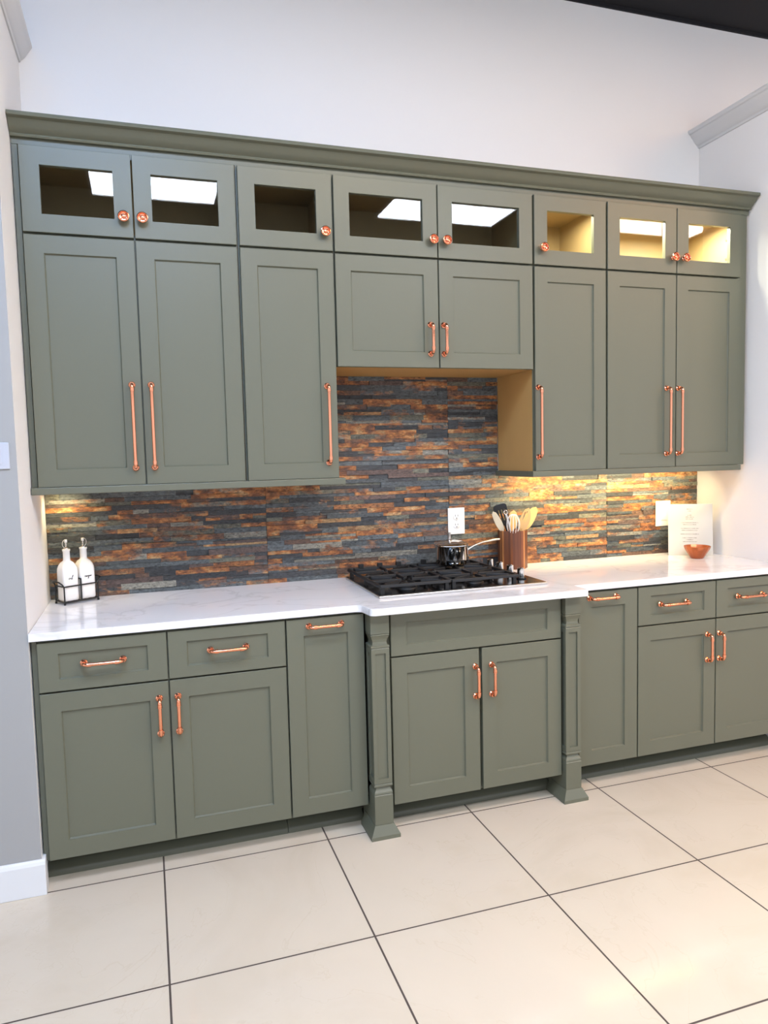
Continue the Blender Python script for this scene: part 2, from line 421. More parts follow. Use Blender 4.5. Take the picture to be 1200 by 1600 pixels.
# ------------------------------------------------------------------ base cabinets
BF, BC = -.6344, -.6105
B0, B1, B2, B3 = 0, .4198, .8435, 1.1459
ZBT, ZD1, ZD2, ZBB = .8669, .6972, .691, .1071
def base_case(r, x0, x1, yc, kick_y, kx0=None, kx1=None, yb=-.002):
    m = MB(); m.box(x0, x1, yc, yb, .1, .8765)
    m.build('case', M['green'], r)
    kx0 = x0 if kx0 is None else kx0; kx1 = x1 if kx1 is None else kx1
    k = MB(); ky = kick_y+.012
    k.box(kx0, kx1, ky, ky+.016, .0, .0995)
    k.prism([(ky,.0),(ky-.034,.0),(ky-.034,.016),(ky-.030,.024),(ky-.012,.036),(ky-.006,.040),(ky,.041)], 0, kx0, kx1)
    k.build('toe_kick', M['green'], r, smooth=30)
PL, PRT = (1.153, 1.227), (1.994, 2.067)
r = thing('base_cabinet', (.42, -.3, 0), 'double green base cabinet with two drawers below the white oil bottles', 'cabinet', 'base cabinets with drawers')
base_case(r, -.001, B2-.001, BC, -.518, XL+.002)
for a, b, h0, h1, dx in ((B0, B1-E_, .144, .271, .3845), (B1+E_, B2-.003, .568, .695, .4485)):
    d = shaker(a, b, ZD1, ZBT, BF, r, 'drawer', rz=.04); pull((h0, BF, .787), (h1, BF, .787), d)
    d = shaker(a, b, ZBB, ZD2, BF, r); pull((dx, BF, .504), (dx, BF, .632), d)
r = thing('pull_out_cabinet', (.995, -.3, 0), 'narrow green pull-out base cabinet left of the cooktop, handle across its top', 'cabinet', 'narrow pull-out cabinets')
base_case(r, B2+.001, 1.150, BC, -.518)
d = shaker(B2+.003, B3, ZBB, ZBT, BF, r); pull((.931, BF, .839), (1.056, BF, .839), d)
# cooktop base stands proud
SF, SC = -.6738, -.650
r = thing('cooktop_cabinet', (1.61, -.33, 0), 'green base cabinet under the cooktop with a plain false drawer front and two doors', 'cabinet')
base_case(r, 1.229, 1.9925, SC, -.548)
shaker(1.241, 1.9875, ZD1, ZBT, SF, r, 'drawer_front', rz=.04)
d = shaker(1.241, 1.6143-E_, ZBB, ZD2, SF, r); pull((1.5945, SF, .499), (1.5945, SF, .62), d)
d = shaker(1.6143+E_+.008, 1.9875, ZBB, ZD2, SF, r); pull((1.666, SF, .499), (1.666, SF, .62), d)
r = thing('pull_out_cabinet', (2.23, -.3, 0), 'narrow green pull-out base cabinet right of the cooktop, handle across its top', 'cabinet', 'narrow pull-out cabinets')
base_case(r, 2.070, 2.3965, BC, -.518)
d = shaker(2.0975, 2.3937, ZBB, ZBT, BF, r); pull((2.150, BF, .842), (2.283, BF, .842), d)
r = thing('base_cabinet', (2.82, -.3, 0), 'double green base cabinet with two drawers below the paper sign and copper bowl', 'cabinet', 'base cabinets with drawers')
base_case(r, 2.3975, 3.250, BC, -.518)
for a, b, h0, h1, dx in ((2.3997, 2.8195-E_, 2.514, 2.654, 2.7705), (2.8195+E_, 3.2415, 2.941, 3.081, 2.8375)):
    d = shaker(a, b, ZD1, ZBT, BF, r, 'drawer', rz=.04); pull((h0, BF, .786), (h1, BF, .786), d)
    d = shaker(a, b, ZBB, ZD2, BF, r); pull((dx, BF, .506), (dx, BF, .624), d)
tag(MB().box(XL+.004, -.003, BC-.001, BC+.018, .1, .8765).build('filler_strip', M['green'], bevel=.001), 'narrow vertical green filler strip between the left wall and the base cabinets', 'filler strip')

# decorative posts
def post(label, x0, x1):
    r = thing('decorative_post', ((x0+x1)/2, -.662, 0), label, 'post', 'posts beside the cooktop cabinet')
    cx, cy, h = (x0+x1)/2, -.662, (x1-x0)/2
    m = MB()
    def loft(prof):
        vs = []; fs = []
        for hw, z in prof: vs += [(cx-hw,cy-hw,z),(cx+hw,cy-hw,z),(cx+hw,cy+hw,z),(cx-hw,cy+hw,z)]
        for i in range(len(prof)-1):
            for k in range(4): fs.append((4*i+k, 4*i+(k+1)%4, 4*i+4+(k+1)%4, 4*i+4+k))
        fs += [(3,2,1,0), tuple(4*(len(prof)-1)+k for k in range(4))]
        m.add(vs, fs)
    loft([(h,.05),(h,.165),(h-.002,.168),(h,.171),(h-.001,.178),(h-.006,.186),(h-.009,.194),(h-.008,.199),(h-.001,.2005),(h,.205),(h-.001,.2095),(h-.003,.211),(h-.001,.213),(h-.001,.2135)])
    loft([(h-.001,.739),(h-.003,.742),(h,.744),(h,.751),(h-.002,.7525),(h-.008,.754),(h-.009,.765),(h-.007,.776),(h-.002,.788),(h,.792),(h-.003,.795),(h,.798),(h,.8765)])
    # shaft core with raised edges round recessed panels
    c_ = h-.008
    m.box(cx-c_, cx+c_, cy-c_, cy+c_, .2135, .739)
    z0, z1 = .2135, .739; e = .0155; o = h-.001
    for sx in (-1, 1):
        for sy in (-1, 1):
            xa, xb = sorted((cx+sx*o, cx+sx*(o-e))); ya, yb = sorted((cy+sy*o, cy+sy*(o-e)))
            m.box(xa, xb, ya, yb, z0, z1)
    for (za, zb_) in ((z0, z0+.018), (z1-.018, z1)):
        m.box(cx-o+e, cx+o-e, cy-o, cy-o+e, za, zb_)
        m.box(cx-o, cx-o+e, cy-o+e, cy+o-e, za, zb_); m.box(cx+o-e, cx+o, cy-o+e, cy+o-e, za, zb_)
    m.build('shaft', M['green'], r, bevel=.0008)
    k = MB(); k.box(cx-h, cx+h, cy-h, -.538, 0, .05)
    k.box(cx-h+.0005, cx+h-.0005, cy+h, -.538, .05, .099)
    # flared foot on three sides
    w = .021; yb = -.5715
    V = [(cx-h-w,yb,0),(cx-h-w,cy-h-w,0),(cx+h+w,cy-h-w,0),(cx+h+w,yb,0),
         (cx-h-w,yb,.014),(cx-h-w,cy-h-w,.014),(cx+h+w,cy-h-w,.014),(cx+h+w,yb,.014),
         (cx-h-.002,yb,.05),(cx-h-.002,cy-h-.002,.05),(cx+h+.002,cy-h-.002,.05),(cx+h+.002,yb,.05)]
    F = []
    for i in (0, 4):
        for q in range(3): F.append((i+q, i+q+1, i+q+5, i+q+4))
    F += [(0,4,7,3),(4,8,11,7),(8,9,10,11),(0,3,2,1)]
    k.add(V, F)
    k.build('foot', M['green'], r)
post('square green decorative post with a flared foot at the left side of the cooktop cabinet', *PL)
post('square green decorative post with a flared foot at the right side of the cooktop cabinet', *PRT)

# ------------------------------------------------------------------ countertop
def arc(cx, cy, r, a0, a1, n=6): return [(cx+r*math.cos(math.radians(a0+(a1-a0)*i/n)), cy+r*math.sin(math.radians(a0+(a1-a0)*i/n))) for i in range(n+1)]
FY, BY = -.646, -.746
poly = [(XL+.001,-.001),(XL+.001,FY)] + arc(1.105, FY-.03, .03, 90, 20) + arc(1.163, BY+.022, .022, 200, 270) + [(2.072,BY),(2.072,FY),(XR-.001,FY),(XR-.001,-.001)]
m = MB(); m.prism(poly, 2, .8775, .905)
tag(m.build('countertop', M['quartz'], bevel=.0022, seg=3), 'long white quartz countertop with a bump-out at the cooktop', 'countertop')

# ------------------------------------------------------------------ stone backsplash
PALETTE = [((80,86,88),.28,.12),((54,56,58),.17,.02),((96,96,84),.15,.26),((122,120,110),.08,.22),((140,94,58),.09,.5),((98,74,60),.12,.32),((158,128,90),.06,.45),((88,72,66),.05,.2)]
def pick():
    t = R_.random(); a = 0
    for c, w, al in PALETTE:
        a += w
        if t <= a: break
    k = R_.uniform(.75, 1.25); L = lin(c)
    return (L[0]*k, L[1]*k, L[2]*k, al*.8 + R_.uniform(-.1, .24))
st = MB()
SEAMS = [XL+.0015, .884, 1.777, 2.674, XR-.002]
def strips(xa, xb, z0, z1):
    x = xa
    while x < xb-.001:
        w = R_.choice([R_.uniform(.05,.12), R_.uniform(.1,.26), R_.uniform(.12,.34)])
        if xb-(x+w) < .05: w = xb-x
        d = R_.uniform(.008, .0155); gp = .0004
        if z1-z0 > .021 and R_.random() < .35:
            zm = z0+(z1-z0)*R_.uniform(.4,.6)
            st.box(x, x+w-gp, -d, -.0015, z0, zm-gp, 0, pick()); d2 = R_.uniform(.008, .0155)
            st.box(x, x+w-gp, -d2, -.0015, zm, z1-gp, 0, pick())
        else: st.box(x, x+w-gp, -d, -.0015, z0, z1-gp, 0, pick())
        x += w
z = .9055
while z < 1.84:
    h = R_.uniform(.0155, .027)
    if 1.84-(z+h) < .012: h = 1.84-z
    for a, b in zip(SEAMS[:-1], SEAMS[1:]):
        if z > 1.372:
            a, b = max(a, 1.136), min(b, 2.043)
            if b-a < .02: continue
        strips(a, b-.0008, z, z+h)
    z += h
tag(st.build('backsplash', M['stone']), 'slate and rust ledger-stone backsplash behind the countertop', 'backsplash')

# ------------------------------------------------------------------ cooktop
CT = thing('gas_cooktop', (1.61, -.31, .905), 'black gas cooktop with steel edge set in the white countertop', 'cooktop')
x0, x1, y0, y1 = 1.232, 1.99, -.572, -.052
m = MB(); m.box(x0, x1, y0, y1, .9052, .9150); m.build('tray', M['steel'], CT, bevel=.002)
m = MB(); m.box(x0+.004, x1-.004, y0+.013, y1-.004, .9151, .9162); m.build('surface', M['enamel'], CT, bevel=.001)
def burner(x, y, r):
    m = MB(); m.lathe([(r+.012,.915),(r+.010,.920),(r+.002,.921),(r+.002,.930),(r-.004,.932)], (x, y, 0), n=36)
    b_ = m.build('burner', M['iron'], CT, smooth=35)
    c = MB(); c.lathe([(r-.003,.9325),(r,.934),(r,.938),(r-.004,.9405),(r*.5,.9415),(.001,.942)], (x, y, 0), n=36)
    c.build('burner_cap', M['enamel'], b_, smooth=35)
BUR = [(1.395,-.435,.036),(1.395,-.185,.03),(1.705,-.435,.03),(1.705,-.185,.036)]
for q in BUR: burner(*q)
def grate(xa, xb, bs):
    m = MB(); ya, yb = -.548, -.072; zt, t = .956, .006; zl = .944
    def bar(p, q, w=.0055):
        (ax, ay), (bx, by) = p, q
        d = Vector((bx-ax, by-ay, 0)).normalized(); n = Vector((-d.y, d.x, 0))*w
        vs = []
        for (px, py) in (p, q):
            for s_ in (-1, 1): vs += [(px+n.x*s_, py+n.y*s_, zl), (px+n.x*s_*.75, py+n.y*s_*.75, zt)]
        m.add(vs, [(0,2,3,1),(4,5,7,6),(0,1,5,4),(2,6,7,3),(1,3,7,5),(0,4,6,2)])
    for p, q in (((xa,ya),(xb,ya)),((xa,yb),(xb,yb)),((xa,ya),(xa,yb)),((xb,ya),(xb,yb)),((xa,(ya+yb)/2),(xb,(ya+yb)/2))): bar(p, q, .007)
    for (bx, by, br) in bs:
        for k in range(4):
            t_ = k*PI/2; dx, dy = math.cos(t_), math.sin(t_)
            inner = (bx+dx*br*.62, by+dy*br*.62)
            if abs(dx) > .5: outer = (xb if dx > 0 else xa, by)
            else:
                yy = [ya, (ya+yb)/2, yb]; outer = (bx, min([v for v in yy if (v-by)*dy > 0], key=lambda v: abs(v-by)))
            bar(inner, outer)
        for sx in (-1, 1):
            for sy in (-1, 1):
                bar((bx+sx*br*1.35, by+sy*br*1.2), (bx+sx*.125, by+sy*.085), .005)
                bar((bx+sx*.125, by+sy*.085), (bx+sx*.125, by+sy*.114), .005)
    for fx in (xa+.012, xb-.012):
        for fy in (ya+.012, (ya+yb)/2, yb-.012):
            m.box(fx-.008, fx+.008, fy-.008, fy+.008, .9151, .945)
    # upstands along the back edge
    for fx in (xa+.06, (xa+xb)/2, xb-.06): m.box(fx-.012, fx+.012, yb-.007, yb+.007, .95, .972)
    m.build('grate', M['iron'], CT, bevel=.0015)
grate(1.243, 1.546, BUR[:2]); grate(1.553, 1.857, BUR[2:])
for ky in (-.45, -.35, -.25, -.15):
    m = MB(); m.lathe([(.024,.9151),(.024,.921),(.019,.922)], (1.925, ky, 0), n=28)
    k = m.build('knob', M['enamel'], CT, smooth=35)
    m = MB(); m.lathe([(.0155,.9222),(.016,.925),(.0155,.962),(.014,.964)], (1.925, ky, 0), n=28)
    m.box(1.925-.003, 1.925+.003, ky-.0135, ky+.0135, .9635, .966)
    m.build('knob_grip', M['chrome'], k, smooth=35)

# saucepan on the back right burner
P = (1.712, -.18); pz = .9565
r = thing('saucepan', (P[0], P[1], pz), 'small lidded steel saucepan on the back burner of the cooktop', 'pan')
m = MB(); m.lathe([(.001,pz),(.060,pz),(.068,pz+.004),(.073,pz+.012),(.0745,pz+.03),(.0745,pz+.086),(.079,pz+.092),(.0785,pz+.095),(.072,pz+.093),(.0715,pz+.02),(.001,pz+.012)], (P[0], P[1], 0), n=48, cap=False)
m.build('pot', M['chrome'], r, smooth=40)
m = MB(); lz = pz+.0955
m.lathe([(.0785,lz),(.080,lz+.002),(.078,lz+.004),(.066,lz+.009),(.045,lz+.016),(.02,lz+.0195),(.001,lz+.020)], (P[0], P[1], 0), n=48)
lid = m.build('lid', M['chrome'], r, smooth=40)
m = MB(); m.lathe([(.016,lz+.0195),(.012,lz+.022),(.0075,lz+.025),(.0075,lz+.048),(.0085,lz+.050),(.0085,lz+.053),(.006,lz+.055)], (P[0]-.01, P[1], 0), n=20)
m.build('lid_knob', M['steel'], lid, smooth=40)
m = MB()
hp = [(P[0]+.072, P[1]+.006, pz+.06), (P[0]+.088, P[1]+.008, pz+.065), (P[0]+.12, P[1]+.012, pz+.081), (P[0]+.17, P[1]+.018, pz+.094), (P[0]+.23, P[1]+.025, pz+.1), (P[0]+.262, P[1]+.028, pz+.101)]
m.tube(hp, [.0045,.0045,.004,.0048,.0058,.005], 10); m.box(P[0]+.066, P[0]+.078, P[1]-.012, P[1]+.024, pz+.045, pz+.075)
m.build('handle', M['steel'], r, smooth=50)

# ------------------------------------------------------------------ utensil crock
K = (2.074, -.095); KR = .074; kz = .9053; KH = .186
r = thing('utensil_crock', (K[0], K[1], kz), 'octagonal brown wood-stave crock holding cooking utensils beside the cooktop', 'crock')
m = MB(); n = 8
tones = [(112,62,32),(96,52,28),(140,84,46),(104,58,30),(176,116,68),(90,48,26),(126,72,38)]
def oct_pt(R, t):   # octagon outline at angle t
    a = 2*PI/n; q = (t - PI/8) % a
    return R*math.cos(a/2)/math.cos(q-a/2)
NS = 40
rng = random.Random(3)
for i in range(NS):
    t0, t1 = 2*PI*i/NS, 2*PI*(i+1)/NS
    c = lin(rng.choice(tones)); vs = []
    for t in (t0, t1):
        for R, zz in ((KR, 0), (KR, KH), (KR-.009, KH), (KR-.009, .012)):
            q = oct_pt(R, t); vs.append((K[0]+q*math.cos(t), K[1]+q*math.sin(t), kz+zz))
    m.add(vs, [(0,4,5,1),(1,5,6,2),(2,6,7,3)], 0, c)
bot = []
for zz in (0, .012):
    R = KR if zz == 0 else KR-.009
    bot = [(K[0]+oct_pt(R, 2*PI*i/NS)*math.cos(2*PI*i/NS), K[1]+oct_pt(R, 2*PI*i/NS)*math.sin(2*PI*i/NS), kz+zz) for i in range(NS)]
    m.add(bot, [tuple(range(NS))], 0, lin((90,48,26)))
m.build('staves', M['stave'], r)

def flat_tool(name, label, mat_h, path, outline, up, cat, slots=None, mat_head=None, thick=.004, headname='head'):
    """handle tube from the crock floor to the head base, then a flat head: outline in (u along, v across)"""
    a, b = Vector(path[0]), Vector(path[1]); d = (b-a).normalized()
    side = Vector(up).cross(d).normalized(); nrm = d.cross(side).normalized()
    r = thing(name, a, label, cat)
    m = MB(); m.tube([a, a.lerp(b, .5), b + d*.012], [.006, .0055, .0048], 10); m.build('handle', mat_h, r, smooth=50)
    hm = MB(); n = len(outline)
    def P_(u, v, w): return tuple(b + d*u + side*v + nrm*w)
    cup = lambda v: 0.0
    vs = [P_(u, v, -thick/2) for u, v in outline] + [P_(u, v, thick/2) for u, v in outline]
    if not slots:
        hm.add(vs, [tuple(range(n)), tuple(range(2*n-1, n-1, -1))] + [(i, (i+1)%n, (i+1)%n+n, i+n) for i in range(n)])
        hm.build(headname, mat_head or mat_h, r, bevel=.0012)
    else:
        hm.add(vs, [tuple(range(n)), tuple(range(2*n-1, n-1, -1))] + [(i, (i+1)%n, (i+1)%n+n, i+n) for i in range(n)])
        h_ = hm.build(headname, mat_head or mat_h, r, bevel=.0012)
        # real slots cut through with a boolean at build time
        cm = MB()
        for (u0, u1, v0, v1) in slots:
            q = [P_(u, v, w) for w in (-.02, .02) for (u, v) in ((u0,v0),(u1,v0),(u1,v1),(u0,v1))]
            cm.add(q, [(0,1,2,3),(7,6,5,4),(0,4,5,1),(1,5,6,2),(2,6,7,3),(3,7,4,0)])
        co = cm.build('slot_cutter', mat_h, r)
        bo = h_.modifiers.new('slots', 'BOOLEAN'); bo.operation = 'DIFFERENCE'; bo.object = co; bo.solver = 'EXACT'
        h_.modifiers.move(len(h_.modifiers)-1, 0)
        bpy.context.view_layer.update()
        dg = bpy.context.evaluated_depsgraph_get()
        nm = bpy.data.meshes.new_from_object(h_.evaluated_get(dg))
        h_.modifiers.clear(); h_.data = nm; bpy.data.objects.remove(co)
    return r
def oval(l, w0, w1, n=10):
    """spoon/spatula outline: narrow neck widening to an oval"""
    pts = [(0, -w0)]
    for i in range(1, n): pts.append((l*i/n, -(w0+(w1-w0)*math.sin(PI*min(1, (i/n)**.8))**.6 if i/n < .999 else 0)))
    top = [(l, 0)]
    return pts + top + [(u, -v) for u, v in reversed(pts)]
kz0 = kz+.016
VIEW = (-.5, -.86, .1)
flat_tool('wooden_spatula', 'pale wooden spatula leaning out of the left side of the crock', M['pale_wood'], ((K[0]+.036, K[1]-.004, kz0), (K[0]-.058, K[1]-.012, 1.09)), oval(.112, .006, .0165), VIEW, 'spatula')
flat_tool('spatula', 'black square-headed spatula standing at the back of the crock', M['black_nylon'], ((K[0]+.03, K[1]+.012, kz0), (K[0]-.018, K[1]+.038, 1.112)),
          [(0,-.012),(.012,-.028),(.095,-.034),(.104,-.03),(.108,-.02),(.108,.02),(.104,.03),(.095,.034),(.012,.028),(0,.012)], VIEW, 'spatula', slots=[(.025,.08,-.02,-.015),(.025,.08,-.006,-.001),(.025,.08,.009,.014)])
flat_tool('wooden_spoon', 'broad tan wooden spoon on the far right of the crock, behind the slotted one', M['tan_wood'], ((K[0]-.050, K[1]+.014, kz0), (K[0]+.057, K[1]-.002, 1.09)), oval(.13, .007, .026), VIEW, 'spoon')
flat_tool('slotted_spoon', 'tan wooden spoon with slots at the right side of the crock', M['tan_wood'], ((K[0]-.022, K[1]-.006, kz0), (K[0]+.031, K[1]-.03, 1.088)), oval(.118, .007, .024), VIEW, 'spoon', slots=[(.05,.095,-.009,-.005),(.045,.1,-.001,.003),(.05,.095,.007,.011)])
flat_tool('wooden_spoon', 'wooden spoon mostly hidden behind the whisk and slotted spoon', M['tan_wood'], ((K[0]-.012, K[1]+.03, kz0), (K[0]+.02, K[1]+.046, 1.085)), oval(.10, .007, .024), VIEW, 'spoon')
# steel ladle handle with a hanging ring
a = Vector((K[0]+.014, K[1]-.036, kz0)); b_ = Vector((K[0]-.052, K[1]-.036, 1.172))
r = thing('ladle', a, 'steel utensil handle ending in a hanging ring, left of the whisk', 'ladle')
m = MB(); m.tube([a, a.lerp(b_, .6), a.lerp(b_, .95), b_], [.004, .0065, .007, .005], 12)
m.build('handle', M['chrome'], r, smooth=40)
m = MB(); d = (b_-a).normalized(); sd = Vector(VIEW).cross(d).normalized(); cc = b_+d*.0105
m.tube([cc + d*.0105*math.cos(2*PI*i/20) + sd*.008*math.sin(2*PI*i/20) for i in range(20)], .0028, 8, closed=True); m.build('hanging_ring', M['chrome'], r, smooth=50)
# whisk, wires up
a = Vector((K[0]-.004, K[1]-.01, kz0)); b_ = Vector((K[0]-.018, K[1]-.042, 1.075))
r = thing('whisk', a, 'wire whisk standing head up in the middle of the crock', 'whisk')
m = MB(); m.tube([a, b_], .0075, 12); m.build('handle', M['chrome'], r, smooth=40)
m = MB(); d = (b_-a).normalized(); u = Vector((1,0,0)); u = (u-d*u.dot(d)).normalized(); w = d.cross(u)
for k in range(6):
    t = PI*k/6; e = u*math.cos(t)+w*math.sin(t); pts = []
    for i in range(25):
        s_ = PI*i/24 ; rad = .031*math.sin(s_)**.8 if 0 < i < 24 else 0
        q = -math.cos(s_)
        pts.append(b_ + d*(.05*(1-math.cos(2*s_)) ) + e*( (-.031 if i < 12 else .031)*(math.sin(2*s_) if i<12 else -math.sin(2*s_))**.75 if i not in (0,12,24) else 0))
    m.tube(pts, .0013, 6)
m.build('wires', M['white_plastic'], r, smooth=60)

# ------------------------------------------------------------------ oil bottles in a wire caddy
CX, CY, BZ = .087, -.094, .905; CROT = math.radians(31.5)
r = thing('wire_caddy', (CX, CY, BZ), 'black wire caddy holding two white bottles on the left of the countertop', 'caddy')
r.rotation_euler.z = CROT
m = MB(); hx, hy, w = .0705, .037, .003
for sx in (-1, 1):
    for sy in (-1, 1):
        px, py = CX+sx*hx, CY+sy*hy
        m.lathe([(.0045,BZ+.0002),(.0045,BZ+.008)], (px, py, 0), n=12)
        m.tube([(px,py,BZ+.008),(px,py,BZ+.073)], w, 8)
for zz in (BZ+.011, BZ+.073):
    q = [(CX-hx,CY-hy,zz),(CX+hx,CY-hy,zz),(CX+hx,CY+hy,zz),(CX-hx,CY+hy,zz)]
    for i in range(4): m.tube([q[i], q[(i+1)%4]], w, 8)
for i in range(1, 6): m.tube([(CX-hx+2*hx*i/6, CY-hy, BZ+.011), (CX-hx+2*hx*i/6, CY+hy, BZ+.011)], .0016, 6)
m.tube([(CX,CY-hy,BZ+.011),(CX,CY-hy,BZ+.098)], w, 8); m.tube([(CX,CY+hy,BZ+.011),(CX,CY+hy,BZ+.098)], w, 8)
m.tube([(CX,CY-hy,BZ+.098),(CX,CY+hy,BZ+.098)], w, 8)
for sx in (-1, 1):   # flared ear handles at both ends
    x = CX+sx*hx
    m.tube([(x,CY-hy,BZ+.073),(x+sx*.006,CY-hy*.9,BZ+.084),(x+sx*.016,CY-hy*.72,BZ+.094),(x+sx*.02,CY,BZ+.096),(x+sx*.016,CY+hy*.72,BZ+.094),(x+sx*.006,CY+hy*.9,BZ+.084),(x,CY+hy,BZ+.073)], w, 8)
m.build('frame', M['wire'], r, smooth=50)
def square_bottle(name, x, label, loops, ring_side):
    off = x; x, y, z0, h = CX+off*math.cos(CROT), CY+off*math.sin(CROT), BZ+.0137, .031
    r = thing(name, (x, y, z0), label, 'bottle', 'white bottles in the wire caddy'); r.rotation_euler.z = CROT
    prof = [(h-.003,0,.1),(h,.004,.1),(h,.118,.1),(h*.97,.128,.15),(h*.86,.14,.25),(h*.66,.152,.5),(.0145,.160,1),(.0135,.166,1),(.0135,.198,1),(.0155,.2,1),(.0155,.206,1),(.0135,.207,1)]
    vs = []; fs = []; n = 32
    for hw, z, rd in prof:
        for k in range(n):
            t = 2*PI*(k+.5)/n; cx, cy = math.cos(t), math.sin(t)
            # superellipse: square body, round neck
            e = 2 + (1-rd)*14
            q = hw/((abs(cx)**e+abs(cy)**e)**(1/e)); vs.append((x+q*cx, y+q*cy, z0+z))
    for i in range(len(prof)-1):
        for k in range(n): fs.append((i*n+k, i*n+(k+1)%n, (i+1)*n+(k+1)%n, (i+1)*n+k))
    fs += [tuple(range(n-1,-1,-1)), tuple(range((len(prof)-1)*n, len(prof)*n))]
    MB().add(vs, fs).build('body', M['ceramic'], r, smooth=45)
    s = MB(); zt = z0+.207
    s.lathe([(.011,zt),(.011,zt+.004),(.006,zt+.006),(.0032,zt+.008),(.0028,zt+.03),(.0035,zt+.031)], (x, y, 0), n=16)
    sp = s.build('pour_spout', M['chrome'], r, smooth=40)
    s = MB(); s.lathe([(.0055,zt+.0265),(.0058,zt+.028),(.0058,zt+.037),(.0045,zt+.0385)], (x, y, 0), n=14)
    cx = x + ring_side*.0055
    s.tube([(x+ring_side*.004, y, zt+.0365)] + [(x+ring_side*(.0035+.0115*math.sin(t)), y-.001, zt+.021+.0158*math.cos(t)) for t in [PI*i/10 for i in range(1, 10)]] + [(x+ring_side*.004, y, zt+.005)], .0009, 6)
    s.build('spout_cap', M['white_plastic'], sp, smooth=40)
    lt = MB()
    for pts in loops:
        lt.tube([(x+px, y-h-.0003, z0+.0905+pz_) for px, pz_ in pts], .0009, 6)
    lt.build('lettering', M['ink'], r)
def curve(pts, n=6):
    P = [Vector((a, b)) for a, b in pts]; out = []
    for i in range(len(P)-1):
        p0, p1, p2, p3 = P[max(0,i-1)], P[i], P[i+1], P[min(len(P)-1,i+2)]
        for k in range(n):
            t = k/n
            v = .5*((2*p1)+(p2-p0)*t+(2*p0-5*p1+4*p2-p3)*t*t+(3*p1-p0-3*p2+p3)*t**3); out.append((v.x, v.y))
    out.append(tuple(P[-1])); return out
mm = .0013
sc = lambda L: [(a*mm, b*mm) for a, b in L]
oil = [curve(sc([(-6,1),(-8,0),(-7.5,-3),(-5,-3),(-4,0),(-5.5,1.5),(-6,1),(-3,.5),(-1,1),(-1,-2.5),(.5,-3),(2.5,1),(6,8),(5,9),(3,4),(1.8,-2),(3,-3),(5,-1)])), sc([(-.3,3.2),(.1,3.6)])]
vin = [curve(sc([(-12,2),(-11,1),(-10.5,-2),(-8.5,2),(-7.5,2),(-7,-2),(-6,-1),(-5.5,1),(-5,-2),(-3.5,1.5),(-3,-1.5),(-1.5,1.5),(0,1.5),(1,1),(-.5,-1),(1,-1.5),(1.8,2),(1.2,-6),(-.3,-8),(-.8,-6),(2.5,-.5),(4.5,0),(5,1.5),(3.8,1),(5,-1.5),(7,1.5),(6.2,-1),(8,1.7),(8.6,-1.4),(10,1.8),(11.5,2)])), sc([(-6.2,3.4),(-5.8,3.8)])]
square_bottle('oil_bottle', -.0355, 'left white square bottle in the caddy with oil written on it', oil, -1)
square_bottle('vinegar_bottle', .0355, 'right white square bottle in the caddy with vinegar written on it', vin, 1)

# ------------------------------------------------------------------ outlet, switches
M['grey_plastic'] = mat('grey_plastic', (176, 178, 186), .3)
def plate(name, label, x0, x1, z0, z1, y, cat, m_='white_plastic'):
    r = thing(name, ((x0+x1)/2, y, (z0+z1)/2), label, cat)
    MB().box(x0, x1, y-.006, y, z0, z1).build('face_plate', M[m_], r, bevel=.0025)
    return r
SY = -.0156
r = plate('power_outlet', 'white duplex power outlet on the stone backsplash behind the saucepan', 1.765, 1.853, 1.078, 1.2075, SY, 'outlet')
ocx, ocz = 1.809, 1.143
for dz in (.0215, -.0215):
    m = MB(); m.lathe([(.0175,.0062),(.0175,.0078),(.0165,.0085)], (ocx, SY, ocz+dz), '-y', 28); s = m.build('socket', M['white_plastic'], r, smooth=40)
    m = MB()
    for dx, hh in ((-.0065,.0045),(.0065,.0037)): m.box(ocx+dx-.0012, ocx+dx+.0012, SY-.0089, SY-.0086, ocz+dz+.003-hh+.002, ocz+dz+.003+hh+.002)
    m.lathe([(.0026,.0086),(.0026,.0089)], (ocx, SY, ocz+dz-.0075), '-y', 12); m.build('slots', M['dark'], s)
MB().lathe([(.0025,.0062),(.002,.0072)], (ocx, SY, ocz), '-y', 12).build('screw', M['steel'], r)
r = plate('light_switch', 'white rocker light switch on the stone backsplash left of the paper sign', 2.976, 3.070, 1.054, 1.190, SY, 'switch')
MB().box(3.004, 3.042, SY-.0075, SY-.0062, 1.086, 1.158).build('switch_frame', M['white_plastic'], r, bevel=.001)
m = MB(); m.prism([(SY-.0077,1.089),(SY-.0115,1.089),(SY-.0085,1.122),(SY-.0077,1.155)], 0, 3.0065, 3.0395); m.build('rocker', M['white_plastic'], r)
r = plate('light_switch', 'wide pale switch plate on the front of the left wall at the frame edge', -.165, -.044, 1.456, 1.543, -.6384, 'switch', 'grey_plastic')
for sx in (-.128, -.080): MB().box(sx-.012, sx+.012, -.6475, -.6446, 1.472, 1.527).build('rocker', M['grey_plastic'], r, bevel=.001)

